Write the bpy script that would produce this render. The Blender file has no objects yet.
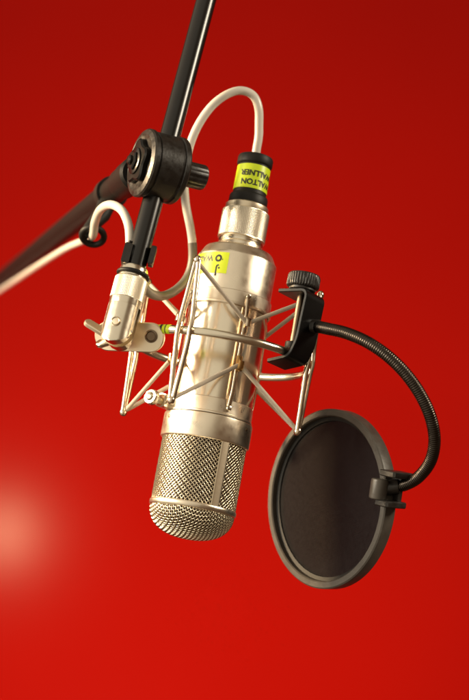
import bpy, bmesh, math, random
from mathutils import Vector, Matrix
random.seed(7)
PI = math.pi
C = bpy.context.scene.collection
S = bpy.context.scene

# ------------------------------------------------------------------ camera
LENS, SENS = 50.0, 23.6
FPX = 350.0 / (SENS / 2 / LENS)            # focal length in photo pixels
PITCH = math.radians(12.0)
CAM = Vector((0, 0, 1.25))
RIGHT = Vector((1, 0, 0))
FWD = Vector((0, math.cos(PITCH), math.sin(PITCH)))
UP = Vector((0, -math.sin(PITCH), math.cos(PITCH)))
cd = bpy.data.cameras.new('camera')
cam = bpy.data.objects.new('camera', cd); C.objects.link(cam)
cam.location = CAM
cam.rotation_euler = (PI / 2 + PITCH, 0, 0)
cd.sensor_fit = 'VERTICAL'; cd.sensor_height = SENS; cd.sensor_width = SENS * 469 / 700
cd.lens = LENS; cd.clip_start = 0.02; cd.clip_end = 60
cd.dof.use_dof = True; cd.dof.focus_distance = 1.045; cd.dof.aperture_fstop = 3.6
cd.dof.aperture_blades = 7
S.camera = cam

def W(px, py, d):
    """a point seen at that place of the view, d metres in front of the lens"""
    return CAM + FWD * d + RIGHT * ((px - 234.5) / FPX * d) + UP * ((350 - py) / FPX * d)

def camvec(x, y, z):      # right, up, towards the camera
    return RIGHT * x + UP * y - FWD * z

# ------------------------------------------------------------------ materials
def mat(name, col, metal=0.0, rough=0.4, spec=0.5, bump=None, var=0.0, vscale=30.0, aniso=None, rvar=0.0, sheen=0.0, coat=0.0, trans=None):
    m = bpy.data.materials.new(name); m.use_nodes = True
    nt = m.node_tree; b = nt.nodes['Principled BSDF']
    b.inputs['Base Color'].default_value = (*col, 1)
    b.inputs['Metallic'].default_value = metal
    b.inputs['Roughness'].default_value = rough
    b.inputs['Specular IOR Level'].default_value = spec
    if sheen: b.inputs['Sheen Weight'].default_value = sheen
    if coat:
        b.inputs['Coat Weight'].default_value = coat; b.inputs['Coat Roughness'].default_value = 0.15
    tc = nt.nodes.new('ShaderNodeTexCoord')
    src = tc.outputs['Object']
    if aniso:
        mp = nt.nodes.new('ShaderNodeMapping'); mp.inputs['Scale'].default_value = aniso
        nt.links.new(src, mp.inputs['Vector']); src2 = mp.outputs['Vector']
    else:
        src2 = src
    if var:
        n = nt.nodes.new('ShaderNodeTexNoise'); n.inputs['Scale'].default_value = vscale
        n.inputs['Detail'].default_value = 5
        nt.links.new(src, n.inputs['Vector'])
        mx = nt.nodes.new('ShaderNodeMix'); mx.data_type = 'RGBA'
        mx.inputs['A'].default_value = (*[c * (1 - var) for c in col], 1)
        mx.inputs['B'].default_value = (*[min(1, c * (1 + var)) for c in col], 1)
        nt.links.new(n.outputs['Fac'], mx.inputs['Factor'])
        nt.links.new(mx.outputs['Result'], b.inputs['Base Color'])
    if rvar:
        n = nt.nodes.new('ShaderNodeTexNoise'); n.inputs['Scale'].default_value = vscale * 1.7
        n.inputs['Detail'].default_value = 6
        nt.links.new(src2, n.inputs['Vector'])
        mr = nt.nodes.new('ShaderNodeMapRange')
        mr.inputs['From Min'].default_value = 0.3; mr.inputs['From Max'].default_value = 0.7
        mr.inputs['To Min'].default_value = max(0.02, rough - rvar); mr.inputs['To Max'].default_value = rough + rvar
        nt.links.new(n.outputs['Fac'], mr.inputs['Value'])
        nt.links.new(mr.outputs['Result'], b.inputs['Roughness'])
    if bump:
        sc, st, dist = bump
        n = nt.nodes.new('ShaderNodeTexNoise'); n.inputs['Scale'].default_value = sc
        n.inputs['Detail'].default_value = 4
        nt.links.new(src2, n.inputs['Vector'])
        bp = nt.nodes.new('ShaderNodeBump'); bp.inputs['Strength'].default_value = st
        bp.inputs['Distance'].default_value = dist
        nt.links.new(n.outputs['Fac'], bp.inputs['Height'])
        nt.links.new(bp.outputs['Normal'], b.inputs['Normal'])
    return m

NICKEL = mat('satin_nickel', (0.89, 0.79, 0.64), 1, 0.32, var=0.05, vscale=90, rvar=0.06)
BRIGHT = mat('polished_nickel', (0.85, 0.77, 0.63), 1, 0.20, var=0.05, vscale=60, rvar=0.06)
TUBE_N = mat('brushed_tube_nickel', (0.90, 0.81, 0.66), 1, 0.20, bump=(22, 0.02, 0.0006), aniso=(1, 1, 3), var=0.04, vscale=30)
RODM = mat('rod_nickel', (0.83, 0.70, 0.54), 1, 0.16, var=0.08, vscale=80, rvar=0.05)
WIRE = mat('grille_wire', (0.84, 0.74, 0.56), 1, 0.26, var=0.08, vscale=120)
GAUZE = mat('inner_gauze', (0.040, 0.020, 0.009), 0.0, 0.6, var=0.3, vscale=200)
BRASS = mat('warm_brass', (0.72, 0.45, 0.18), 1, 0.25, var=0.08, vscale=80)
PLATEM = mat('bracket_nickel', (0.82, 0.71, 0.54), 1, 0.34, var=0.08, vscale=50, bump=(300, 0.06, 0.0004))
KNURL = mat('knurled_nickel', (0.82, 0.74, 0.60), 1, 0.32, var=0.08, vscale=90)
DKMETAL = mat('dark_screw_steel', (0.22, 0.16, 0.11), 1, 0.35)
BLKTUBE = mat('black_tube_enamel', (0.0055, 0.0045, 0.004), 0, 0.24, spec=0.5, var=0.15, vscale=60)
BLKPLAS = mat('black_cast_plastic', (0.014, 0.011, 0.009), 0, 0.38, bump=(500, 0.25, 0.0004), var=0.65, vscale=140, rvar=0.12)
BLKCLAMP = mat('black_clamp_enamel', (0.003, 0.0028, 0.0027), 0, 0.32, spec=0.22, bump=(500, 0.08, 0.0003), rvar=0.06)
ARMM = mat('matt_black_arm_enamel', (0.005, 0.0042, 0.0035), 0, 0.5, spec=0.2, var=0.2, vscale=60)
RUBBER = mat('black_rubber', (0.010, 0.009, 0.008), 0, 0.5, spec=0.25, bump=(300, 0.1, 0.0003), var=0.2, vscale=100)
HOOPM = mat('charcoal_hoop_plastic', (0.060, 0.051, 0.042), 0, 0.42, bump=(500, 0.25, 0.0004), var=0.4, vscale=110, rvar=0.10)
NECKM = mat('gooseneck_black_nickel', (0.062, 0.052, 0.044), 1, 0.28, var=0.2, vscale=80, rvar=0.08)
CABLEM = mat('cream_white_cable_jacket', (0.66, 0.62, 0.55), 0, 0.26, var=0.06, vscale=60, bump=(200, 0.08, 0.0004))
SLEEVEM = mat('grey_cable_sleeve', (0.16, 0.14, 0.115), 0, 0.45, var=0.15, vscale=60)
CORDM = mat('elastic_cord_fabric', (0.50, 0.42, 0.33), 0.0, 0.6, bump=(900, 0.5, 0.0004), var=0.18, vscale=300, sheen=0.3)
TAPEM = mat('yellow_green_tape', (0.60, 0.76, 0.02), 0, 0.32, var=0.05, vscale=50, bump=(150, 0.08, 0.0004))
INKM = mat('black_ink', (0.012, 0.011, 0.010), 0, 0.5)

def fabric_mat():
    m = mat('black_filter_fabric', (0.030, 0.022, 0.019), 0, 0.85, spec=0.05)
    nt = m.node_tree; b = nt.nodes['Principled BSDF']
    tc = [n for n in nt.nodes if n.type == 'TEX_COORD'][0]
    w = []
    for dr in ('X', 'Y'):
        t = nt.nodes.new('ShaderNodeTexWave'); t.wave_type = 'BANDS'; t.bands_direction = dr
        t.inputs['Scale'].default_value = 260; t.inputs['Distortion'].default_value = 0.6
        nt.links.new(tc.outputs['Object'], t.inputs['Vector']); w.append(t)
    mu = nt.nodes.new('ShaderNodeMath'); mu.operation = 'ADD'
    nt.links.new(w[0].outputs['Fac'], mu.inputs[0]); nt.links.new(w[1].outputs['Fac'], mu.inputs[1])
    no = nt.nodes.new('ShaderNodeTexNoise'); no.inputs['Scale'].default_value = 330; no.inputs['Detail'].default_value = 6; no.inputs['Roughness'].default_value = 0.75
    nt.links.new(tc.outputs['Object'], no.inputs['Vector'])
    mu2 = nt.nodes.new('ShaderNodeMath'); mu2.operation = 'MULTIPLY'
    nt.links.new(mu.outputs[0], mu2.inputs[0]); nt.links.new(no.outputs['Fac'], mu2.inputs[1])
    cr = nt.nodes.new('ShaderNodeMix'); cr.data_type = 'RGBA'
    cr.inputs['A'].default_value = (0.003, 0.0027, 0.0028, 1); cr.inputs['B'].default_value = (0.029, 0.026, 0.027, 1)
    nt.links.new(mu2.outputs[0], cr.inputs['Factor']); nt.links.new(cr.outputs['Result'], b.inputs['Base Color'])
    bp = nt.nodes.new('ShaderNodeBump'); bp.inputs['Strength'].default_value = 0.4; bp.inputs['Distance'].default_value = 0.0004
    nt.links.new(mu2.outputs[0], bp.inputs['Height']); nt.links.new(bp.outputs['Normal'], b.inputs['Normal'])
    tr = nt.nodes.new('ShaderNodeBsdfTransparent'); ms = nt.nodes.new('ShaderNodeMixShader'); ms.inputs[0].default_value = 0.1
    nt.links.new(b.outputs[0], ms.inputs[1]); nt.links.new(tr.outputs[0], ms.inputs[2])
    nt.links.new(ms.outputs[0], nt.nodes['Material Output'].inputs['Surface'])
    return m
FABRIC = fabric_mat()

def wall_mat():
    m = bpy.data.materials.new('red_wall_paint'); m.use_nodes = True
    nt = m.node_tree; b = nt.nodes['Principled BSDF']
    tc = nt.nodes.new('ShaderNodeTexCoord')
    n = nt.nodes.new('ShaderNodeTexNoise'); n.inputs['Scale'].default_value = 1.6; n.inputs['Detail'].default_value = 6
    nt.links.new(tc.outputs['Object'], n.inputs['Vector'])
    mx = nt.nodes.new('ShaderNodeMix'); mx.data_type = 'RGBA'
    mx.inputs['A'].default_value = (0.255, 0.0020, 0.0003, 1); mx.inputs['B'].default_value = (0.29, 0.0027, 0.0004, 1)
    nt.links.new(n.outputs['Fac'], mx.inputs['Factor']); nt.links.new(mx.outputs['Result'], b.inputs['Base Color'])
    b.inputs['Roughness'].default_value = 0.17
    b.inputs['Specular IOR Level'].default_value = 0.052
    n2 = nt.nodes.new('ShaderNodeTexNoise'); n2.inputs['Scale'].default_value = 160; n2.inputs['Detail'].default_value = 3
    nt.links.new(tc.outputs['Object'], n2.inputs['Vector'])
    bp = nt.nodes.new('ShaderNodeBump'); bp.inputs['Strength'].default_value = 0.10; bp.inputs['Distance'].default_value = 0.001
    nt.links.new(n2.outputs['Fac'], bp.inputs['Height']); nt.links.new(bp.outputs['Normal'], b.inputs['Normal'])
    return m
WALLM = wall_mat()

# ------------------------------------------------------------------ mesh helpers
class MB:
    """collects vertices and faces; X maps them into place"""
    def __init__(s): s.v = []; s.f = []
    def add(s, vs, fs):
        o = len(s.v); s.v += [Vector(v) for v in vs]; s.f += [tuple(i + o for i in f) for f in fs]; return s
    def xf(s, M):
        s.v = [M @ v for v in s.v]; return s
    def join(s, o): return s.add(o.v, o.f)

def obj(name, mb, material, parent=None, sharp=38, scale=1.0, world=False):
    me = bpy.data.meshes.new(name)
    vs = mb.v
    if world and parent is not None:
        wm = Matrix.Identity(4); q = parent
        while q is not None: wm = q.matrix_basis @ wm; q = q.parent
        inv = wm.inverted(); vs = [inv @ v for v in vs]
    me.from_pydata([tuple(v * scale) for v in vs], [], mb.f)
    bm = bmesh.new(); bm.from_mesh(me)
    bmesh.ops.recalc_face_normals(bm, faces=bm.faces); bm.to_mesh(me); bm.free()
    me.materials.append(material)
    me.polygons.foreach_set('use_smooth', [True] * len(me.polygons))
    me.set_sharp_from_angle(angle=math.radians(sharp))
    o = bpy.data.objects.new(name, me); C.objects.link(o)
    if parent is not None: o.parent = parent
    return o

def empty(name, M, label=None, cat=None, group=None):
    o = bpy.data.objects.new(name, None); C.objects.link(o)
    o.empty_display_size = 0.02
    o.matrix_basis = M
    if label: o['label'] = label
    if cat: o['category'] = cat
    if group: o['group'] = group
    return o

def catmull(pts, n=10, closed=False):
    P = [Vector(p) for p in pts]; out = []
    N = len(P); rng = N if closed else N - 1
    for i in range(rng):
        if closed: p0, p1, p2, p3 = P[(i - 1) % N], P[i], P[(i + 1) % N], P[(i + 2) % N]
        else:
            p1, p2 = P[i], P[i + 1]
            p0 = P[i - 1] if i else p1 * 2 - p2
            p3 = P[i + 2] if i + 2 < N else p2 * 2 - p1
        for k in range(n):
            t = k / n
            # centripetal-ish: plain uniform is enough for evenly spaced points
            out.append(0.5 * ((2 * p1) + (p2 - p0) * t + (2 * p0 - 5 * p1 + 4 * p2 - p3) * t * t + (3 * p1 - p0 - 3 * p2 + p3) * t ** 3))
    if not closed: out.append(P[-1])
    return out

def resample(pts, step):
    out = [pts[0].copy()]; acc = 0
    for a, b in zip(pts, pts[1:]):
        L = (b - a).length
        if L == 0: continue
        d = step - acc
        while d <= L:
            out.append(a + (b - a) * (d / L)); d += step
        acc = (acc + L) % step if L else acc
    return out

def rounded(pts, rad, n=5, closed=False):
    """a polyline with its corners rounded"""
    P = [Vector(p) for p in pts]; N = len(P); out = []
    for i in range(N):
        if not closed and i in (0, N - 1): out.append(P[i]); continue
        a, b, c = P[(i - 1) % N], P[i], P[(i + 1) % N]
        r = min(rad, (a - b).length * 0.45, (c - b).length * 0.45)
        p = b + (a - b).normalized() * r; q = b + (c - b).normalized() * r
        for k in range(n + 1):
            t = k / n
            out.append(p * (1 - t) ** 2 + b * 2 * t * (1 - t) + q * t * t)
    return out

def tube(pts, r, n=12, closed=False, cap=True, sec=None):
    """sweep a circle (or an ellipse sec=(ra, rb, up)) along pts; r number, list or function of index"""
    P = [Vector(p) for p in pts]; N = len(P); mb = MB()
    T = []
    for i in range(N):
        a = P[(i - 1) % N] if (closed or i) else P[i]
        b = P[(i + 1) % N] if (closed or i < N - 1) else P[i]
        d = b - a
        T.append(d.normalized() if d.length > 1e-12 else Vector((0, 0, 1)))
    ref = Vector((0, 0, 1)) if abs(T[0].z) < 0.9 else Vector((1, 0, 0))
    u = (ref - T[0] * ref.dot(T[0])).normalized()
    vs = []
    for i in range(N):
        u = (u - T[i] * u.dot(T[i])).normalized()
        if sec:
            uu = (sec[2] - T[i] * sec[2].dot(T[i])).normalized(); w = T[i].cross(uu); ra, rb = sec[0], sec[1]
        else:
            uu = u; w = T[i].cross(u)
            rr = r(i) if callable(r) else (r[i] if isinstance(r, (list, tuple)) else r); ra = rb = rr
        for k in range(n):
            a = 2 * PI * k / n
            vs.append(P[i] + uu * (math.cos(a) * ra) + w * (math.sin(a) * rb))
    fs = []
    for i in range(N if closed else N - 1):
        j = (i + 1) % N
        for k in range(n):
            l = (k + 1) % n
            fs.append((i * n + k, i * n + l, j * n + l, j * n + k))
    if cap and not closed:
        fs.append(tuple(range(n - 1, -1, -1))); fs.append(tuple((N - 1) * n + k for k in range(n)))
    return mb.add(vs, fs)

def lathe(prof, n=64, fn=None, closed=False):
    """revolve (r, z) about z; fn(r, z, k, i) -> r for ribs and knurls"""
    vs, fs = [], []
    for i, (r, z) in enumerate(prof):
        for k in range(n):
            a = 2 * PI * k / n
            rr = fn(r, z, k, i) if fn else r
            vs.append((rr * math.cos(a), rr * math.sin(a), z))
    m = len(prof)
    for i in range(m if closed else m - 1):
        j = (i + 1) % m
        for k in range(n):
            l = (k + 1) % n
            fs.append((i * n + k, i * n + l, j * n + l, j * n + k))
    if not closed:
        if prof[0][0] > 1e-6: fs.append(tuple(range(n - 1, -1, -1)))
        if prof[-1][0] > 1e-6: fs.append(tuple((m - 1) * n + k for k in range(n)))
    mb = MB(); mb.add(vs, fs); return mb

def prism(poly, z0, z1, bev=0.0):
    """polygon in xy extruded in z, with a small chamfer"""
    n = len(poly); P = [Vector((p[0], p[1], 0)) for p in poly]
    cen = sum(P, Vector()) / n
    def ring(ins, z):
        out = []
        for i in range(n):
            a, b, c = P[(i - 1) % n], P[i], P[(i + 1) % n]
            d1 = (b - a).normalized(); d2 = (c - b).normalized()
            nn = Vector((-(d1.y + d2.y), d1.x + d2.x, 0))
            if nn.length < 1e-9: nn = Vector((-d1.y, d1.x, 0))
            nn.normalize()
            out.append((b.x + nn.x * ins, b.y + nn.y * ins, z))
        return out
    area = sum(P[i].x * P[(i + 1) % n].y - P[(i + 1) % n].x * P[i].y for i in range(n))
    if area < 0: P.reverse()
    rings = [ring(bev, z0), ring(0, z0 + bev), ring(0, z1 - bev), ring(bev, z1)] if bev else [ring(0, z0), ring(0, z1)]
    vs = [v for r in rings for v in r]; fs = []
    for i in range(len(rings) - 1):
        for k in range(n):
            l = (k + 1) % n
            fs.append((i * n + k, i * n + l, (i + 1) * n + l, (i + 1) * n + k))
    fs.append(tuple(range(n - 1, -1, -1))); fs.append(tuple((len(rings) - 1) * n + k for k in range(n)))
    return MB().add(vs, fs)

def frame(o, x, z):
    """matrix with origin o, z axis z, x axis near x"""
    z = Vector(z).normalized(); x = Vector(x); x = (x - z * x.dot(z)).normalized(); y = z.cross(x)
    M = Matrix.Identity(4)
    for i in range(3):
        M[i][0] = x[i]; M[i][1] = y[i]; M[i][2] = z[i]; M[i][3] = o[i]
    return M

def stadium(x0, x1, r, n=14, r1=None):
    r1 = r if r1 is None else r1
    out = []
    for k in range(n + 1):
        a = PI / 2 + PI * k / n; out.append((x0 + r * math.cos(a), r * math.sin(a)))
    for k in range(n + 1):
        a = -PI / 2 + PI * k / n; out.append((x1 + r1 * math.cos(a), r1 * math.sin(a)))
    return out

def text_flat(body, size, bold=0.0):
    cu = bpy.data.curves.new('lettering', 'FONT'); cu.body = body; cu.size = size; cu.offset = bold
    cu.resolution_u = 3
    ob = bpy.data.objects.new('lettering', cu); C.objects.link(ob)
    bpy.context.view_layer.update()
    me = bpy.data.meshes.new_from_object(ob.evaluated_get(bpy.context.evaluated_depsgraph_get()))
    bm = bmesh.new(); bm.from_mesh(me)
    bmesh.ops.triangulate(bm, faces=bm.faces)
    bmesh.ops.subdivide_edges(bm, edges=[e for e in bm.edges if e.calc_length() > size * 0.25], cuts=2)
    mb = MB(); bm.verts.index_update()
    mb.add([v.co.copy() for v in bm.verts], [tuple(v.index for v in f.verts) for f in bm.faces])
    bm.free(); bpy.data.objects.remove(ob); bpy.data.curves.remove(cu); bpy.data.meshes.remove(me)
    return mb

def wrap(mb, R, phi0, s0):
    """flat text laid upside down round a cylinder: text x runs to the left seen from outside, starting at phi0"""
    out = MB()
    def p(v, r):
        a = phi0 + v.x / R
        return Vector((r * math.cos(a), -r * math.sin(a), s0 - v.y))
    out.add([p(v, R) for v in mb.v], mb.f)
    return out

# ------------------------------------------------------------------ the microphone's own frame (mm)
TILT = math.radians(10.13); LEAN = math.radians(12.0)
AX = camvec(math.sin(TILT) * math.cos(LEAN), math.cos(TILT) * math.cos(LEAN), -math.sin(LEAN))
O = W(221.3, 350, 1.078)
AWAY = (FWD - AX * FWD.dot(AX)).normalized()
XL = AWAY.cross(AX)
MM = Matrix.Identity(4)
for i in range(3):
    MM[i][0] = XL[i]; MM[i][1] = AWAY[i]; MM[i][2] = AX[i]; MM[i][3] = O[i]
def pol(rho, phi, s):           # phi in degrees from the right, towards the camera
    a = math.radians(phi); return Vector((rho * math.cos(a), -rho * math.sin(a), s))
def Lw(v): return MM @ (Vector(v) * 0.001)
K = 0.001

# ================================================================== SETTING: the wall
WALL_Y = 3.7
mb = MB(); T = 0.12
nx = 2
mb.add([(-4, WALL_Y, -0.2), (4, WALL_Y, -0.2), (4, WALL_Y, 4.6), (-4, WALL_Y, 4.6),
        (-4, WALL_Y + T, -0.2), (4, WALL_Y + T, -0.2), (4, WALL_Y + T, 4.6), (-4, WALL_Y + T, 4.6)],
       [(0, 1, 2, 3), (4, 5, 6, 7), (0, 1, 5, 4), (2, 3, 7, 6), (0, 3, 7, 4), (1, 2, 6, 5)])
wall = obj('wall', mb, WALLM)
wall['kind'] = 'structure'; wall['label'] = 'glossy red painted wall behind the microphone'

# ================================================================== MICROPHONE
mic = empty('condenser_microphone', MM, 'large satin nickel condenser microphone hanging head down inside the wire shock mount', 'microphone')
body_prof = [(24.0, 33.0), (29.3, 33.0), (29.3, 66.3), (29.0, 67.4), (28.3, 68.2), (25.5, 73.6), (24.6, 74.6), (23.4, 75.2),
             (18.2, 76.0), (17.2, 76.6), (16.2, 77.4), (16.0, 78), (16.0, 85), (10, 85)]
obj('body', lathe(body_prof, 128), NICKEL, mic, scale=K, sharp=30)
obj('body_sleeve', lathe([(24.0, -50), (29.1, -49.5), (29.1, 33.0), (24.0, 33.0)], 160), TUBE_N, mic, scale=K, sharp=30)
# head band
obj('head_band', lathe([(28, -52.0), (31.2, -52.0), (32.0, -52.6), (32.1, -53.4), (32.1, -68.6), (31.8, -69.4), (31.0, -69.9), (28, -69.9)], 128), NICKEL, mic, scale=K, sharp=30)
# grille
RG, ZT, ZB, DH = 29.9, -69.5, -117.0, 20.5
NW = 64; PW = 2 * PI * RG / NW / math.sqrt(2); WR = 0.37; WA = 0.24
def dome_prof(t):               # t 0..1 from rim to pole: superellipse
    a = t * PI / 2; e = 2 / 2.35
    return RG * max(0, math.cos(a)) ** e, ZB - 1.0 - DH * max(0, math.sin(a)) ** e
g = MB()
for fam in (1, -1):
    for k in range(NW):
        pts = []; L = (ZT - ZB); n = int(L * 1.414 / 0.62)
        for i in range(n + 1):
            z = ZB + L * i / n
            x = k * PW * math.sqrt(2) + fam * (z - ZB)
            # coordinate along the wire in units of the crossing pitch
            b = (x * fam - 0) / math.sqrt(2) * 0 + (z - ZB) * math.sqrt(2)
            ph = b / PW
            r = RG - fam * 0.24 + 0.10 * fam * math.cos(PI * (ph + (k % 2)))
            a = x / RG
            pts.append(Vector((r * math.cos(a), -r * math.sin(a), z)))
        g.join(tube(pts, WR, 5, cap=False))
# dome weave
M_ = 200; arc = [0]; dp = [dome_prof(i / M_) for i in range(M_ + 1)]
for i in range(M_): arc.append(arc[-1] + math.hypot(dp[i + 1][0] - dp[i][0], dp[i + 1][1] - dp[i][1]))
LT = arc[-1]
def dome_at(u, v, off):
    rho = min(LT, math.hypot(u, v)); th = math.atan2(v, u)
    s = LT - rho
    lo, hi = 0, M_
    while hi - lo > 1:
        m_ = (lo + hi) // 2
        if arc[m_] <= s: lo = m_
        else: hi = m_
    f = (s - arc[lo]) / max(1e-9, arc[hi] - arc[lo])
    r = dp[lo][0] + (dp[hi][0] - dp[lo][0]) * f; z = dp[lo][1] + (dp[hi][1] - dp[lo][1]) * f
    tr, tz = dp[hi][0] - dp[lo][0], dp[hi][1] - dp[lo][1]; q = math.hypot(tr, tz) or 1
    nr, nz = -tz / q, tr / q
    r += nr * off; z += nz * off
    return Vector((r * math.cos(th), -r * math.sin(th), z))
PD = 2.1; rot = math.radians(35)
for fam in (0, 1):
    kk = int(LT / PD) + 1
    for k in range(-kk, kk + 1):
        c = k * PD
        if abs(c) > LT - 0.8: continue
        h = math.sqrt(LT * LT - c * c); n = max(6, int(2 * h / 0.6)); pts = []
        for i in range(n + 1):
            t = -h + 2 * h * i / n
            u, v = (c, t) if fam == 0 else (t, c)
            off = (1 if fam else -1) * WA * math.cos(PI * (t / PD + k))
            uu, vv = u * math.cos(rot) - v * math.sin(rot), u * math.sin(rot) + v * math.cos(rot)
            pts.append(dome_at(uu, vv, off))
        g.join(tube(pts, WR, 5, cap=False))
grille = obj('grille', g, WIRE, mic, scale=K, sharp=80)
gz = [(RG - 1.5, ZT + 1)] + [(RG - 1.5, ZT - 3), (RG - 1.5, ZB)]
gz += [(max(0.0, dome_prof(i / 24)[0] * 0.95), ZB - 1.0 + (dome_prof(i / 24)[1] - ZB + 1.0) * 0.94) for i in range(1, 25)]
obj('inner_gauze', lathe(gz, 72), GAUZE, grille, scale=K)
obj('rim_ring', lathe([(29.0, ZB + 2.3), (30.6, ZB + 2.3), (31.2, ZB + 1.6), (31.3, ZB + 0.2), (31.1, ZB - 1.4), (30.4, ZB - 2.2), (29.0, ZB - 2.2)], 128, closed=True), NICKEL, grille, scale=K, sharp=50)
for ph in (61, 241):
    R0, R1 = RG - 0.4, RG + 1.35; w = math.radians(6.2); vs = []; fs = []; zs = [ZT + 0.5, ZB + 1.8]
    prof = []
    for i in range(9): prof.append((R1 - (0.35 if i in (0, 8) else 0), -w + 2 * w * i / 8))
    for i in range(9): prof.append((R0, w - 2 * w * i / 8))
    for z in zs:
        for r, a in prof:
            aa = math.radians(ph) + a; vs.append((r * math.cos(aa), -r * math.sin(aa), z))
    n = len(prof)
    fs = [(i, (i + 1) % n, n + (i + 1) % n, n + i) for i in range(n)] + [tuple(range(n)), tuple(range(2 * n - 1, n - 1, -1))]
    obj('strut', MB().add(vs, fs), PLATEM, grille, scale=K)
# small rivets on the band
def screw_at(rho, phi, s, r=1.8, h=1.0, m=BRIGHT, parent=None, name='screw', slot=True):
    d = pol(1, phi, 0); o = pol(rho, phi, s)
    b = lathe([(r, -0.5), (r, h * 0.5), (r * 0.85, h * 0.85), (r * 0.5, h), (0.0, h * 1.02)], 20)
    b.xf(frame(o, (0, 0, 1), d))
    return obj(name, b, m, parent, scale=K)
screw_at(31.9, 30, -57, 1.2, 0.6, DKMETAL, mic)
screw_at(31.9, 150, -57, 1.2, 0.6, DKMETAL, mic)
# identification tape with upside-down writing
def patch(R, p0, p1, s0, s1, th=0.25, n=28):
    vs = []; fs = []
    for r in (R, R + th):
        for s in (s0, s1):
            for i in range(n + 1):
                a = math.radians(p0 + (p1 - p0) * i / n); vs.append((r * math.cos(a), -r * math.sin(a), s))
    q = n + 1
    for i in range(n):
        fs += [(i, i + 1, q + i + 1, q + i), (2 * q + i, 2 * q + i + 1, 3 * q + i + 1, 3 * q + i),
               (i, i + 1, 2 * q + i + 1, 2 * q + i), (q + i, q + i + 1, 3 * q + i + 1, 3 * q + i)]
    fs += [(0, q, 3 * q, 2 * q), (n, q + n, 3 * q + n, 2 * q + n)]
    return MB().add(vs, fs)
tape = obj('label_tape', patch(29.31, 102, 196, 49.5, 65.3), TAPEM, mic, scale=K)
let = MB()
RT = 29.62
let.join(wrap(text_flat('.J', 9.0, 0.16), RT, math.radians(112), 51.5 + 2.2))
let.join(wrap(text_flat('WALLNER', 6.2, 0.22), RT, math.radians(126), 63.6 - 0.4 - 0.6))
# the bold round emblem before the name
rg = MB(); n = 28; vs = []; fs = []
for r in (1.25, 2.75):
    for k in range(n):
        a = 2 * PI * k / n; vs.append((r * math.cos(a) + 2.6, r * math.sin(a) + 1.9, 0))
for k in range(n): fs.append((k, (k + 1) % n, n + (k + 1) % n, n + k))
rg.add(vs, fs)
let.join(wrap(rg, RT, math.radians(112), 62.4))
let.join(wrap(text_flat(',', 5.0, 0.03), RT, math.radians(109.5), 59.8))
lo_ = obj('lettering', let, INKM, tape, scale=K)

# ================================================================== CABLE (with its plug)
plug_z = 0
cable = empty('microphone_cable', frame(Lw((0, 0, 85)), XL, AX), 'cream white cable plugged into the microphone top and looping past the black joint', 'cable')
Mz = Matrix.Translation((0, 0, -85))
def zl(prof): return [(r, z - 85) for r, z in prof]
def knurl(n, dep):
    def fn(r, z, k, i):
        return r - (dep if (k + i) % 2 else 0)
    return fn
# coupling nut: smooth lips with a knurled middle
plug = obj('plug', lathe(zl([(8, 80), (16.4, 80), (16.8, 80.4), (16.8, 82.2), (16.3, 82.6), (16.3, 84)]), 96), BRIGHT, cable, scale=K)
rows = 36; prof = [(17.0, 83.4), (17.7, 83.9)] + [(17.8, 84.4 + i * (20.4 / rows)) for i in range(rows + 1)] + [(17.6, 105.2), (16.9, 105.8), (14, 105.8)]
def kn(r, z, k, i):
    if 2 <= i <= 2 + rows: return r - (0.0 if (k % 2 == 0 and i % 2 == 0) else 0.30)
    return r
obj('knurled_nut', lathe(zl(prof), 200, kn), KNURL, plug, scale=K, sharp=4)
obj('collar', lathe(zl([(14, 105.2), (15.9, 105.8), (16.1, 106.3), (16.1, 110.0), (15.4, 110.8), (13, 110.9)]), 96), PLATEM, plug, scale=K)
boot_prof = [(12, 110.5), (14.4, 110.9), (14.6, 111.6), (14.4, 117.0), (13.8, 118.2), (12.6, 118.8), (12.5, 120), (12.2, 141.5), (12.9, 142.2), (13.3, 143), (13.3, 147.8), (12.8, 149), (11.4, 149.6), (5.5, 150), (4, 150.2)]
boot = obj('boot', lathe(zl(boot_prof), 96), RUBBER, plug, scale=K)
def shift(mb, dz):
    for v in mb.v: v.z += dz
    return mb
tape2 = obj('label_tape', shift(lathe([(12.3, 121.5), (12.72, 121.5), (12.48, 140.3), (12.1, 140.3)], 96, closed=True), -85), TAPEM, cable, scale=K)
let2 = MB()
RT2 = 12.82
let2.join(wrap(text_flat('WALTON', 6.0, 0.20), RT2, math.radians(10), 126.2 + 0.6 + 1.4))
let2.join(wrap(text_flat('WALLNER', 6.0, 0.20), RT2, math.radians(10), 134.6 + 0.6))
obj('lettering', shift(let2, -85), INKM, tape2, scale=K)
def boom_d(x): return 1.0 / (0.952 - (110 - x) * 0.0040)
top_pts = [(255.6, 159, 1.1085), (256.5, 148, 1.108), (258.3, 130, 1.107), (258.8, 110, 1.105), (253.5, 96, 1.104), (241, 90.5, 1.102), (226, 95, 1.10), (211, 107, 1.10),
           (198, 126, 1.10), (189, 150, 1.10), (184.5, 176, 1.10), (185.5, 202, 1.10), (190, 226, 1.10), (192.3, 243, 1.10)]
mid_pts = [(192.3, 243, 1.10), (192.3, 262, 1.10), (187, 278, 1.098), (176, 290, 1.09), (162, 296, 1.08), (150, 293, 1.062), (140, 282, 1.05), (133, 268, 1.046), (129.2, 256, 1.043)]
end_pts = [(129.2, 256, 1.043), (129.8, 240, 1.041), (128.2, 224, 1.045), (121.5, 210, 1.055), (110.5, 204.6, 1.075), (100.5, 209.5, 1.10), (95, 222, 1.125), (92.5, 236, 1.150), (83, 241.0, 1.22),
           (66, 248.5, boom_d(66) + .02), (40, 264.5, boom_d(40) + .03), (14, 281.5, boom_d(14) + .03), (-10, 297, boom_d(-10) + .03), (-26, 307.5, boom_d(-26) + .03)]
RC = 0.0032
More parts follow.
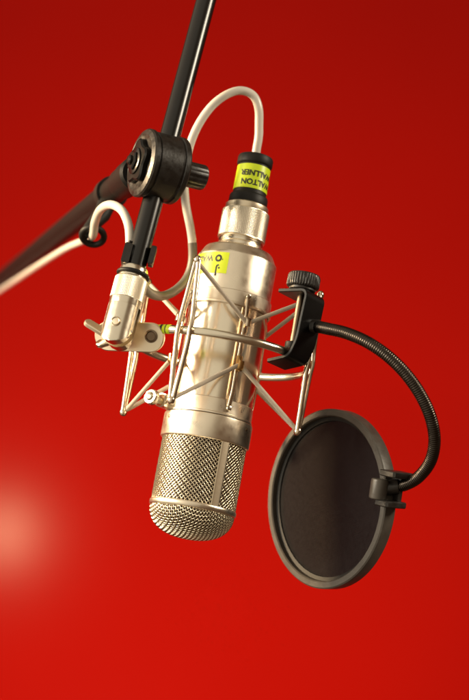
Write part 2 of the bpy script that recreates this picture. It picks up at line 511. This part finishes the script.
def smooth_all():
    allp = [W(*p) for p in top_pts] + [W(*p) for p in mid_pts[1:]] + [W(*p) for p in end_pts[1:]]
    sm = catmull(allp, 8)
    rr_ = random.Random(3)
    kx = [0.0] * len(sm)
    for c_ in range(7):
        i0 = rr_.randint(10, len(sm) - 10); am = rr_.uniform(-0.0009, 0.0009)
        for i in range(len(sm)): kx[i] += am * math.exp(-((i - i0) / 5.0) ** 2)
    sm = [p + RIGHT * k_ + UP * (k_ * 0.6) for p, k_ in zip(sm, kx)]
    i1 = (len(top_pts) - 1) * 8; i2 = i1 + (len(mid_pts) - 1) * 8
    return sm[:i1 + 1], sm[i1:i2 + 1], sm[i2:]
ca, cb, cc = smooth_all()
obj('cord', tube(ca, RC, 16), CABLEM, cable, world=True)
obj('sleeve', tube(cb, RC * 1.06, 16), SLEEVEM, cable, world=True)
obj('cord', tube(cc, RC, 16), CABLEM, cable, world=True)

# ================================================================== SHOCK MOUNT
sm = empty('shock_mount', MM, 'nickel wire shock mount cradling the microphone on zigzag elastic cords', 'shock mount')
RS, RR = -3.3, 65.5
FLp, Rp, Lp, Bp = 113, 23, 203, 293
ring_pts = [pol(RR, 360 * k / 120, RS) for k in range(120)]
obj('outer_ring', tube(ring_pts, 0, 16, closed=True, sec=(3.0, 2.3, Vector((0, 0, 1)))), BRIGHT, sm, scale=K)
AH = 50.0
def arm(phi):
    dt = 4.2 / RR * 180 / PI
    top, bot = pol(RR + 3.0, phi, RS + AH), pol(RR + 3.0, phi, RS - AH)
    t2 = pol(RR + 3.0, phi, RS + AH - 3)
    e = dt
    loop = [pol(RR + 3, phi - 0.9, RS + AH), pol(RR + 3.5, phi - e, RS + 8), pol(RR + 4.3, phi - e, RS), pol(RR + 3.5, phi - e, RS - 8), pol(RR + 3, phi - 0.9, RS - AH),
            pol(RR + 3, phi + 0.9, RS - AH), pol(RR + 3.5, phi + e, RS - 8), pol(RR + 4.3, phi + e, RS), pol(RR + 3.5, phi + e, RS + 8), pol(RR + 3, phi + 0.9, RS + AH)]
    o = obj('support_rod', tube(rounded(loop, 3.0, 4, True), 1.9, 10, closed=True), RODM, sm, scale=K, sharp=70)
    for s, sg in ((RS + AH, 1), (RS - AH, -1)):
        c = lathe([(0.01, -3.2), (1.7, -2.8), (2.6, -1.6), (2.8, 0), (2.5, 1.5), (1.6, 2.7), (0.01, 3.2)], 20)
        c.xf(Matrix.Translation(pol(RR + 3.0, phi, s)))
        obj('end_cap', c, RODM, o, scale=K, sharp=70)
for ph in (FLp, Rp, Lp, Bp): arm(ph)
# inner cage: two bands, four straps with hooks
obj('cage_band', lathe([(29.45, 28.3), (31.0, 28.3), (31.2, 28.8), (31.2, 30.0), (30.6, 30.4), (30.4, 38.6), (30.1, 39.0), (29.45, 39.0)], 128, closed=True), NICKEL, sm, scale=K, sharp=30)
obj('cage_band', lathe([(29.45, -51.6), (31.2, -51.6), (31.2, -50.4), (30.6, -50.0), (30.4, -40.6), (30.1, -40.2), (29.45, -40.2)], 128, closed=True), NICKEL, sm, scale=K, sharp=30)
STR = [66, 156, 240, 312]
for ph in STR:
    # strap: bowed flat strip standing off the body between the bands
    pts = [pol(31.0, ph, -47), pol(31.6, ph, -43), pol(33.2, ph, -36), pol(33.4, ph, 22), pol(31.8, ph, 29), pol(31.1, ph, 36.5)]
    pp = rounded(pts, 4, 4)
    st = obj('strap', tube(pp, 0, 12, sec=(0.65, 1.5, pol(1, ph, 0))), RODM, sm, scale=K, sharp=50)
    screw_at(31.3, ph, 35.5, 2.0, 1.3, BRIGHT, st); screw_at(31.3, ph, -46.2, 2.0, 1.3, BRIGHT, st)
    for s, sg, mt in ((17.5, 1, RODM), (-17.5, -1, BRASS)):
        # a J hook riveted on the strap, its mouth turned to the far end
        hk = [pol(34.2, ph, s + sg * -9), pol(34.6, ph, s - sg * 2), pol(36.3, ph, s + sg * 2.2), pol(38.6, ph, s + sg * 0.4), pol(38.8, ph, s - sg * 5)]
        obj('hook', tube(rounded(hk, 3, 4), 0, 10, sec=(0.9, 2.3, pol(1, ph, 0))), mt, st, scale=K, sharp=50)
pts = [pol(31.0, 334, -47), pol(31.6, 334, -43), pol(33.4, 334, -36), pol(33.4, 334, 22), pol(31.8, 334, 29), pol(31.1, 334, 36.5)]
obj('side_rail', tube(rounded(pts, 4, 4), 0, 12, sec=(0.65, 1.9, pol(1, 334, 0))), BRIGHT, sm, scale=K, sharp=50)
# elastic cords: closed zigzags
AZ = [113, 66, 23, -48, -67, -120, -157, -204]
for s_ap, s_hk in ((RS + AH - 1.5, 16.0), (RS - AH + 1.5, -16.0)):
    pts = []
    for i, a in enumerate(AZ):
        if i % 2 == 0:
            pts.append(pol(RR + 1.2, a, s_ap))
        else:
            sg = 1 if s_hk > 0 else -1
            pts.append(pol(36.7, a + 2.2, s_hk)); pts.append(pol(36.7, a - 2.2, s_hk))
    obj('elastic_cord', tube(rounded(pts, 2.2, 5, True), 1.6, 10, closed=True), CORDM, sm, scale=K, sharp=70)
# tightening screw on the lower band
dv = pol(1, 172, 0)
o_ = pol(30.5, 165, -45.5)
Mx = frame(o_ + pol(12.0, 165, 0) * 1.0, (0, 0, 1), (-0.62, -0.78, 0.05))
lug = obj('clamp_lug', prism([(-4.5, -4), (4.5, -4), (5.5, 0), (4.5, 4), (-4.5, 4), (-5.5, 0)], -7, 1.5, 0.6).xf(frame(o_ + pol(6.0, 165, 0), (0, 0, 1), (-0.62, -0.78, 0.05))), BRIGHT, sm, scale=K)
kb = lathe([(3.0, -5), (3.0, -0.4), (5.0, -0.2), (5.6, 0.4), (5.6, 4.0), (5.0, 4.6), (3.2, 4.8), (3.0, 5.6), (2.2, 6.2), (0.01, 6.3)], 44, lambda r, z, k, i: r - (0.35 if (k % 2 and 5.3 < r) else 0))
obj('thumb_screw', kb.xf(Mx), BRIGHT, sm, scale=K, sharp=45)

# swivel: plate on the ring, clevis, pin, lever (world space)
PN = camvec(-0.30, -0.06, 0.95)                       # plate normal
PX = camvec(-1, 0.035, -0.25)                         # plate runs to the left
pl_o = W(150.5, 337.5, 1.0300)
PM = frame(pl_o, PX, PN)
obj('swivel_plate', prism(stadium(0, 0.031, 0.0104, 16), -0.0018, 0.0018, 0.0006).xf(PM), PLATEM, sm, world=True)
obj('plate_screw', lathe([(0.0046, 0.0016), (0.0046, 0.0026), (0.0036, 0.0030), (0.0030, 0.0022), (0.0001, 0.0020)], 24).xf(PM @ Matrix.Translation((-0.0012, -0.001, 0))), DKMETAL, sm, world=True)
# stub from the plate to the ring carrying a strip of tape
rb_ = Lw(pol(RR, 143, RS))
obj('ring_boss', tube([PM @ (PM.inverted() @ rb_ + Vector((0, 0, 0.003))), PM @ (PM.inverted() @ rb_ - Vector((0, 0, 0.004)))], 0.0042, 20), BRIGHT, sm, world=True)
def ring_part(a0, a1, ra, rb, n=14):
    t = tube([pol(RR, a0 + (a1 - a0) * i / n, RS) for i in range(n + 1)], 0, 18, sec=(ra, rb, Vector((0, 0, 1))))
    return t
tp = obj('tape_strip', ring_part(124.0, 133.5, 3.35, 2.65), TAPEM, sm, scale=K)
bands = ring_part(126.2, 126.9, 3.42, 2.72, 3).join(ring_part(129.0, 130.8, 3.42, 2.72, 4))
obj('printed_stripes', bands, INKM, tp, scale=K)
# boom tube axis (needed by the clevis)
TB0, TB1 = W(132.6, 277, 1.0295), W(222.4, -61, 1.112)
TD = (TB1 - TB0).normalized()
CM = frame(TB0, PX, TD)                               # z up the tube, x to the left, y = towards/away
CMy = frame(TB0, -PX, TD)
def cheek(sgn):
    R, slot, zt, zb = 0.0112, 0.0024, -0.020, -0.0515
    nz, nx_ = 26, 14; vs = []; fs = []
    zc = zb + R
    for j in range(nz + 1):
        z = zt + (zb - zt) * (1 - math.cos(PI / 2 * j / nz)) if False else zt + (zb - zt) * j / nz
        w = R if z > zc else math.sqrt(max(1e-8, R * R - (z - zc) ** 2))
        w = max(w, 0.0006)
        row = []
        for i in range(nx_ + 1):
            x = -w * math.cos(PI * i / nx_)
            y = math.sqrt(max(0, R * R - x * x)) * 0.98
            row.append((x, sgn * max(y, slot), z))
        for i in range(nx_ + 1):
            row.append((w * math.cos(PI * i / nx_), sgn * slot, z))
        vs += row
    q = 2 * (nx_ + 1)
    for j in range(nz):
        for i in range(q):
            fs.append((j * q + i, j * q + (i + 1) % q, (j + 1) * q + (i + 1) % q, (j + 1) * q + i))
    fs.append(tuple(range(q))); fs.append(tuple(nz * q + i for i in range(q)))
    return MB().add(vs, fs)
cl = cheek(1).join(cheek(-1))
cl.join(lathe([(0.006, -0.0225), (0.0112, -0.0225), (0.0114, -0.0195), (0.0114, -0.0175), (0.006, -0.0175)], 48))
clevis = obj('clevis', cl.xf(CMy), BRIGHT, sm, world=True, sharp=40)
for sg in (1, -1):
    pin_f = frame(CMy @ Vector((0.0008, sg * 0.0113, -0.0375)), PX, (CMy.to_3x3() @ Vector((0, sg, 0))))
    obj('pivot_pin', lathe([(0.0034, -0.002), (0.0034, 0.0004), (0.0028, 0.0009), (0.0023, 0.0004), (0.0001, 0.0005)], 22).xf(pin_f), PLATEM, clevis, world=True)
# knurled nut above the clevis
rows = 14; prof = [(0.008, -0.0185), (0.0112, -0.0183), (0.0116, -0.0178)] + [(0.0117, -0.0176 + i * 0.0148 / rows) for i in range(rows + 1)] + [(0.0114, -0.0022), (0.0105, -0.0016), (0.007, -0.0016)]
def kn2(r, z, k, i): return r - (0.00022 if (3 <= i <= 3 + rows and k % 2) else 0)
obj('knurled_nut', lathe(prof, 150, kn2).xf(CMy), KNURL, sm, world=True, sharp=4)
# lever of the locking screw, sticking out to the left behind the clevis
LM = frame(W(97, 328.5, 1.034), camvec(-0.86, 0.50, -0.1), camvec(0.38, 0.72, 0.58))
obj('locking_lever', prism(stadium(-0.0125, 0.0065, 0.0036, 10), -0.0016, 0.0016, 0.0006).xf(LM), PLATEM, sm, world=True)
LM2 = frame(W(113, 340.0, 1.030), camvec(-0.9, -0.12, 0.2), camvec(-0.2, 0.85, 0.48))
obj('locking_lever', prism(stadium(-0.009, 0.0080, 0.0042, 10), -0.0016, 0.0016, 0.0006).xf(LM2), BRIGHT, sm, world=True)

# ================================================================== BOOM STAND
stand = empty('boom_stand', frame(W(160, 165, 1.05), RIGHT, Vector((0, 0, 1))), 'black boom stand with a round clamp joint holding a slim tube and a thick arm', 'microphone stand')
def tubefrom(t0, t1, r, n=40):
    return tube([TB0 + TD * t0, TB0 + TD * t1], r, n)
Lt = (TB1 - TB0).length
RTUBE = 0.0074
tb = tube([TB0 + TD * t for t in (0.0, 0.0006, Lt)], [RTUBE - 0.0006, RTUBE, RTUBE], 40)
obj('boom_tube', tb, BLKTUBE, stand, world=True, sharp=25)
ferr = [(0.0062, -0.004), (0.0088, -0.0036), (0.0096, -0.0028), (0.0098, -0.0012), (0.0094, 0.0012)]
obj('thread_collar', lathe([(0.006, -0.0025), (0.0093, -0.0020), (0.0100, -0.0012), (0.0100, 0.0052), (0.0092, 0.0066), (0.0074, 0.0070)], 48).xf(CMy), BRIGHT, stand, world=True)
obj('rubber_ring', tube([CMy @ Vector((0.0102 * math.cos(2 * PI * k / 48), 0.0102 * math.sin(2 * PI * k / 48), 0.0014)) for k in range(48)], 0.0016, 12, closed=True), RUBBER, stand, world=True)
# clamp joint
KC = W(157.5, 166.5, 1.050)
KA = camvec(-0.88, 0.17, 0.44).normalized()         # axis, towards the left face
KM = frame(KC, UP, KA)
rk = 0.0243
kprof = [(0.010, -0.0165), (rk - 0.003, -0.0165), (rk - 0.0008, -0.0158), (rk, -0.0148), (rk, -0.0118), (rk - 0.0012, -0.0112), (rk - 0.0012, -0.0102), (rk - 0.0006, -0.0095),
         (rk - 0.0006, 0.0070), (rk - 0.0014, 0.0076), (rk - 0.0014, 0.0086), (rk + 0.0003, 0.0092), (rk + 0.0003, 0.0116), (rk - 0.0006, 0.0128), (rk - 0.004, 0.0140), (rk - 0.0055, 0.0132), (0.012, 0.0126)]
joint = obj('clamp_joint', lathe(kprof, 96).xf(KM), BLKPLAS, stand, world=True, sharp=30)
# star shaped cap on the left face
star = []
for k in range(60):
    a = 2 * PI * k / 60; r = 0.0150 + 0.0018 * math.cos(5 * a); star.append((r * math.cos(a), r * math.sin(a)))
obj('face_cap', prism(star, 0.0120, 0.0172, 0.0012).xf(KM), BLKCLAMP, joint, world=True, sharp=30)
hexp = [(0.0072 * math.cos(PI / 3 * k + 0.3), 0.0072 * math.sin(PI / 3 * k + 0.3)) for k in range(6)]
bolt = prism(hexp, 0.0170, 0.0206, 0.0008)
bolt.join(lathe([(0.0095, 0.0168), (0.0095, 0.0182), (0.0088, 0.0186), (0.004, 0.0187)], 40))
bolt.join(lathe([(0.0036, 0.0204), (0.0034, 0.0222), (0.0026, 0.0230), (0.0001, 0.0232)], 24))
obj('bolt', bolt.xf(KM), BLKTUBE, joint, world=True, sharp=30)
# grip knob on the right
kp = [(0.006, -0.0155), (0.0078, -0.0160), (0.0078, -0.0195), (0.0084, -0.0200), (0.0090, -0.0206), (0.0092, -0.0222), (0.0092, -0.0355), (0.0086, -0.0367), (0.0074, -0.0372), (0.0001, -0.0374)]
obj('grip_knob', lathe(kp, 60, lambda r, z, k, i: r - (0.0006 if (r > 0.0089 and k % 6 in (0, 1)) else 0)).xf(KM), BLKPLAS, stand, world=True, sharp=40)
# thick arm running back to the left
A0, A1 = W(133, 176, 1.082), W(-30, 304, boom_d(-30))
AD = (A1 - A0).normalized(); AL = (A1 - A0).length
obj('support_arm', tube([A0 - AD * 0.012, A0, A0 + AD * AL], [0.0105, 0.0105, 0.0105], 40), ARMM, stand, world=True)
sock = tube([A0 - AD * 0.016, A0 - AD * 0.014, A0 + AD * 0.012, A0 + AD * 0.0145, A0 + AD * 0.04, A0 + AD * 0.0415], [0.0105, 0.0125, 0.0125, 0.0120, 0.0118, 0.0110], 40)
obj('arm_socket', sock, ARMM, stand, world=True)

# ================================================================== CABLE CLIPS
def clip_ring(R, th, w, n=48, gap=30):
    vs = []; fs = []
    a0 = math.radians(gap / 2); a1 = 2 * PI - a0
    for i in range(n + 1):
        a = a0 + (a1 - a0) * i / n
        for r, z in ((R, -w / 2), (R + th, -w / 2), (R + th, w / 2), (R, w / 2)):
            vs.append((r * math.cos(a), r * math.sin(a), z))
    for i in range(n):
        for k in range(4):
            l = (k + 1) % 4; fs.append((i * 4 + k, i * 4 + l, i * 4 + 4 + l, i * 4 + 4 + k))
    fs += [(0, 1, 2, 3), (n * 4, n * 4 + 1, n * 4 + 2, n * 4 + 3)]
    return MB().add(vs, fs)
tc_ = (139.4 - 0, 251.5)
t_clip = 0.0195
c0 = TB0 + TD * t_clip
CC = frame(c0, camvec(0.25, 0, 1), TD)
clip1 = empty('cable_clip', CC, 'small black cable clip on the slim tube just above the knurled nut', 'cable clip')
m1 = clip_ring(0.0076, 0.0016, 0.010, gap=150)
obj('clip_band', m1, BLKPLAS, clip1)
for px_, sg, dy in ((125.6, -1, 0), (150.8, 1, 2)):
    oo = W(px_ + 1.5, 254.5 + dy, 1.031 if sg < 0 else 1.0315)
    fm = frame(oo, camvec(1, -0.2, 0), TD)
    b_ = prism([(-0.0028, -0.005), (0.0028, -0.005), (0.0028, 0.005), (-0.0028, 0.005)], -0.0075, 0.0075, 0.0012) if sg < 0 else prism([(-0.0019, -0.0045), (0.0019, -0.0045), (0.0019, 0.0045), (-0.0019, 0.0045)], -0.0068, 0.0068, 0.0009)
    obj('jaw', b_.xf(fm), BLKPLAS, clip1, world=True)
dcl = boom_d(84)
c2 = A0 + AD * ((W(86, 211.5, boom_d(86)) - A0).dot(AD))
clip2 = empty('cable_clip', frame(c2, camvec(0.5, -0.8, 0.4), AD), 'blurred black cable clip on the thick arm below the round joint, cream cable hooked through', 'cable clip')
obj('clip_band', clip_ring(0.0106, 0.0022, 0.016, gap=4), RUBBER, clip2)
lp = W(93.0, 236, 1.150)
# loop that carries the cable
lpts = [lp + camvec(0.0085 * math.cos(2 * PI * k / 24), 0.0062 * math.sin(2 * PI * k / 24), 0.0080 * math.sin(2 * PI * k / 24)) for k in range(24)]
obj('loop', tube(lpts, 0.0026, 12, closed=True), RUBBER, clip2, world=True)
obj('loop_neck', tube([c2, c2.lerp(lp, 0.5), lp + camvec(-0.008, 0.0, 0)], [0.008, 0.007, 0.004], 14), RUBBER, clip2, world=True)
tipv = c2 + camvec(0.35, 0.8, 0).normalized() * 0.0125
obj('clip_screw', lathe([(0.004, -0.002), (0.004, 0.003), (0.003, 0.0042), (0.0001, 0.0045)], 20).xf(frame(tipv, RIGHT, camvec(0.35, 0.8, 0))), DKMETAL, clip2, world=True)

# ================================================================== POP FILTER
pop = empty('pop_filter', frame(Lw(pol(RR, 40, RS)), XL, AX), 'round black fabric pop filter on a curved metal gooseneck clamped to the shock mount ring', 'pop filter')
PHC = 40
cu_, cw_ = pol(1, PHC, 0), Vector((math.sin(math.radians(PHC)), math.cos(math.radians(PHC)), 0))
co = pol(RR, PHC, RS)
# bracket profile in (u, z), extruded along w
th = 2.6
inner = rounded([(-14, 43.0, 0), (9.6, 43.0, 0), (7.6, 9.0, 0), (3.6, -2.2, 0), (-13.5, -5.8, 0)], 4.0, 5)
def off2(path, d):
    out = []
    for i, p in enumerate(path):
        a = path[max(0, i - 1)]; b = path[min(len(path) - 1, i + 1)]; t = (b - a).normalized()
        out.append(Vector((p.x - t.y * d, p.y + t.x * d, 0)))
    return out
outer = off2(inner, th)
poly = [(p.x, p.y) for p in inner] + [(p.x, p.y) for p in reversed(outer)]
CLM = Matrix.Identity(4)
zc_ = Vector((0, 0, 1))
for i in range(3):
    CLM[i][0] = cu_[i]; CLM[i][1] = zc_[i]; CLM[i][2] = -cw_[i]; CLM[i][3] = co[i]
def to_w(mb):            # microphone mm to world
    mb.v = [MM @ (v * K) for v in mb.v]; return mb
br = obj('clamp_bracket', to_w(prism(poly, -11, 11, 0.5).xf(CLM)), BLKCLAMP, pop, world=True, sharp=25)
CL2 = Matrix.Identity(4)
for i in range(3):
    CL2[i][0] = cu_[i]; CL2[i][1] = cw_[i]; CL2[i][2] = zc_[i]; CL2[i][3] = co[i] + cu_[i] * -1.5
obj('screw_shaft', to_w(lathe([(2.6, 4.5), (2.6, 52)], 24, lambda r, z, k, i: r).xf(CL2)), DKMETAL, pop, world=True)
obj('pressure_pad', to_w(lathe([(2, 9.2), (5.0, 9.0), (5.6, 8.4), (5.6, 4.6), (5.0, 3.8), (2, 3.8)], 32).xf(CL2)), RUBBER, pop, world=True)
kpf = [(4, 46.0), (8.6, 46.2), (9.4, 47.0), (9.4, 48.4), (10.6, 48.8), (11.5, 49.6), (11.7, 50.6), (11.7, 56.6), (11.3, 57.8), (10.8, 58.6), (8.0, 59.0), (7.4, 58.4), (0.01, 58.2)]
obj('thumb_knob', to_w(lathe(kpf, 144, lambda r, z, k, i: r - (0.55 if (r > 11.4 and k % 4 in (0, 1)) else 0)).xf(CL2)), BLKPLAS, pop, world=True, sharp=35)
# gooseneck
g0 = Lw(co + cu_ * 9.0 + zc_ * 21.5 + cw_ * 3); g1 = Lw(co + cu_ * 16 + zc_ * 22 + cw_ * 5)
obj('ferrule', tube([g0, g0.lerp(g1, .9), g1], [0.0050, 0.0048, 0.0040], 24), BLKPLAS, pop, world=True)
NC = W(392.5, 486.5, 1.0395)
gp = [g0.lerp(g1, 0.6), W(327, 328.6, 1.022), W(346, 333, 1.012), W(367, 342, 1.003), (W(387, 355.5, 0.998)), W(405, 373, 0.996), W(420, 394, 0.997), W(430.5, 417, 1.0), W(434.5, 440, 1.006), W(430.5, 461, 1.015), W(418.5, 477, 1.026), W(404.5, 485, 1.035), NC]
gs = catmull(gp, 60); gs = resample(gs, 0.00030)
pit = 0.00155
obj('gooseneck', tube(gs, lambda i: 0.00400 + 0.00032 * abs(math.sin(PI * i * 0.00030 / pit)), 18), NECKM, pop, world=True, sharp=80)
# hoop and fabric
FN = camvec(-0.989 * 0.80, 0.146 * 0.80, 0.60).normalized()
FMAJ = camvec(0.146, 0.989, 0).normalized()
FC = W(329.0, 498.5, 1.090)
FM = frame(FC, FMAJ, FN)
ro, ri, ht = 0.0658, 0.0603, 0.0052
hp = [(ri, -ht), (ri + 0.0008, -ht - 0.0006), (ro - 0.001, -ht - 0.0006), (ro, -ht + 0.0006), (ro, ht - 0.0008), (ro - 0.0009, ht), (ri + 0.0008, ht), (ri, ht - 0.0008)]
obj('hoop', lathe(hp, 160, closed=True).xf(FM), HOOPM, pop, world=True, sharp=40)
obj('inner_hoop', lathe([(ri - 0.0030, -0.0042), (ri - 0.0002, -0.0042), (ri - 0.0002, 0.0010), (ri - 0.0030, 0.0004)], 160, closed=True).xf(FM), RUBBER, pop, world=True, sharp=40)
fb = MB(); 
pr = [(0.0001, -0.0006)] + [((ri - 0.0014) * k / 12, -0.0006 - 0.0004 * math.sin(PI * k / 12)) for k in range(1, 13)]
fbr = lathe(pr + [(r, z - 0.0016) for r, z in reversed(pr)], 96)
fo = obj('fabric_screen', fbr, FABRIC, pop)
fo.matrix_basis = pop.matrix_basis.inverted() @ FM
# clip that grips the hoop on the right
rim_p = W(383.0, 487.5, 1.0380)
HM = frame(rim_p, FMAJ, FN)
hol = []
outd = FN.cross(FMAJ)
if outd.dot(RIGHT) < 0: outd = -outd
cyl = lathe([(0.0001, -0.0072), (0.0052, -0.0072), (0.0060, -0.0066), (0.0062, -0.0056), (0.0062, 0.0056), (0.0060, 0.0066), (0.0052, 0.0072), (0.0001, 0.0072)], 40)
clip = obj('hoop_clip', cyl.xf(frame(W(378.8, 489.0, 1.0345), outd, FMAJ)), HOOPM, pop, world=True, sharp=35)
obj('neck_socket', lathe([(0.0040, 0.0065), (0.0052, 0.0060), (0.0054, 0.0045), (0.0054, -0.006), (0.0040, -0.006)], 28, closed=True).xf(frame(W(389.5, 487.5, 1.0375), FMAJ, camvec(0.93, 0.12, 0.1))), BLKPLAS, clip, world=True)
for up_, ln in ((0.0108, 0.0200), (-0.0102, 0.017)):
    JM = frame(rim_p + FMAJ * up_ + outd * 0.001 - FN * 0.003, outd, FMAJ)
    obj('clip_jaw', prism([(0.0005, -0.0098), (ln - 0.006, -0.0098), (ln - 0.0045, -0.0085), (ln - 0.0045, 0.0085), (ln - 0.006, 0.0098), (0.0005, 0.0098)], -0.0022, 0.0022, 0.0007).xf(JM), BLKPLAS, clip, world=True)
obj('clip_back', prism([(-0.010, -0.006), (0.010, -0.006), (0.010, 0.006), (-0.010, 0.006)], -0.0015, 0.0015, 0.0005).xf(frame(rim_p + outd * 0.004 - FN * 0.0085, FMAJ, FN)), BLKPLAS, clip, world=True)

# ================================================================== LIGHT
def area(name, loc, target, size, power, col, sy=None):
    l = bpy.data.lights.new(name, 'AREA'); l.energy = power; l.color = col; l.size = size
    if sy: l.shape = 'RECTANGLE'; l.size_y = sy
    o = bpy.data.objects.new(name, l); C.objects.link(o); o.location = loc
    o.rotation_euler = (Vector(target) - Vector(loc)).to_track_quat('-Z', 'Y').to_euler()
    return o
# lamp whose blurred reflection sits in the gloss of the wall at the left
hot = W(4, 533, 1.0) - CAM
t = (WALL_Y - CAM.y) / hot.y; hit = CAM + hot * t
rfl = Vector((hot.x, -hot.y, hot.z)).normalized()
lamp_p = hit + rfl * 2.7
lp_ = bpy.data.lights.new('room_lamp', 'POINT'); lp_.energy = 98; lp_.color = (1.0, 0.71, 0.40); lp_.shadow_soft_size = 0.10
lo = bpy.data.objects.new('room_lamp', lp_); C.objects.link(lo); lo.location = lamp_p
area('window_lamp', (-2.35, 0.0, 2.05), (0, 1.1, 1.42), 1.6, 80, (1.0, 0.90, 0.72), 1.2)
area('overhead_lamp', (1.95, 0.5, 2.3), (0.0, 1.08, 1.4), 0.7, 40, (1.0, 0.88, 0.68), 0.5)
# added unseen spot, no real fixture: brightens the lower wall from below the picture
sl = bpy.data.lights.new('wall_wash_fill', 'SPOT'); sl.energy = 250; sl.color = (1.0, 0.80, 0.58); sl.spot_size = math.radians(60); sl.spot_blend = 1.0; sl.shadow_soft_size = 0.12
so = bpy.data.objects.new('wall_wash_fill', sl); C.objects.link(so); so.location = (-0.55, 1.5, 0.45)
so.rotation_euler = (Vector((-0.06, WALL_Y, 1.46)) - so.location).to_track_quat('-Z', 'Y').to_euler()

w = bpy.data.worlds.new('World'); S.world = w; w.use_nodes = True
nt = w.node_tree; bg = nt.nodes['Background']
tc = nt.nodes.new('ShaderNodeTexCoord')
# the room around: a pale lit side to the front left, darker brown to the right and below
dt = nt.nodes.new('ShaderNodeVectorMath'); dt.operation = 'DOT_PRODUCT'
nt.links.new(tc.outputs['Generated'], dt.inputs[0]); dt.inputs[1].default_value = tuple(Vector((-0.72, -0.62, 0.30)).normalized())
ns = nt.nodes.new('ShaderNodeTexNoise'); ns.inputs['Scale'].default_value = 2.2; ns.inputs['Detail'].default_value = 3
nt.links.new(tc.outputs['Generated'], ns.inputs['Vector'])
ma = nt.nodes.new('ShaderNodeMath'); ma.operation = 'MULTIPLY_ADD'; ma.inputs[1].default_value = 0.9; ma.inputs[2].default_value = -0.45
nt.links.new(ns.outputs['Fac'], ma.inputs[0])
ad = nt.nodes.new('ShaderNodeMath'); ad.operation = 'ADD'
nt.links.new(dt.outputs['Value'], ad.inputs[0]); nt.links.new(ma.outputs[0], ad.inputs[1])
mr = nt.nodes.new('ShaderNodeMapRange'); mr.inputs['From Min'].default_value = -1; mr.inputs['From Max'].default_value = 1
nt.links.new(ad.outputs[0], mr.inputs['Value'])
cr = nt.nodes.new('ShaderNodeValToRGB'); nt.links.new(mr.outputs['Result'], cr.inputs['Fac'])
e = cr.color_ramp.elements
e[0].position = 0.0; e[0].color = (0.10, 0.060, 0.035, 1)
e[1].position = 1.0; e[1].color = (1.0, 0.88, 0.68, 1)
k = e.new(0.52); k.color = (0.17, 0.095, 0.05, 1)
k = e.new(0.66); k.color = (0.34, 0.26, 0.17, 1)
k = e.new(0.76); k.color = (0.92, 0.80, 0.60, 1)
nt.links.new(cr.outputs['Color'], bg.inputs['Color']); bg.inputs['Strength'].default_value = 0.72

S.view_settings.view_transform = 'Standard'; S.view_settings.look = 'None'
S.view_settings.exposure = 0; S.view_settings.gamma = 1
S.cycles.use_denoising = True
S.cycles.max_bounces = 8
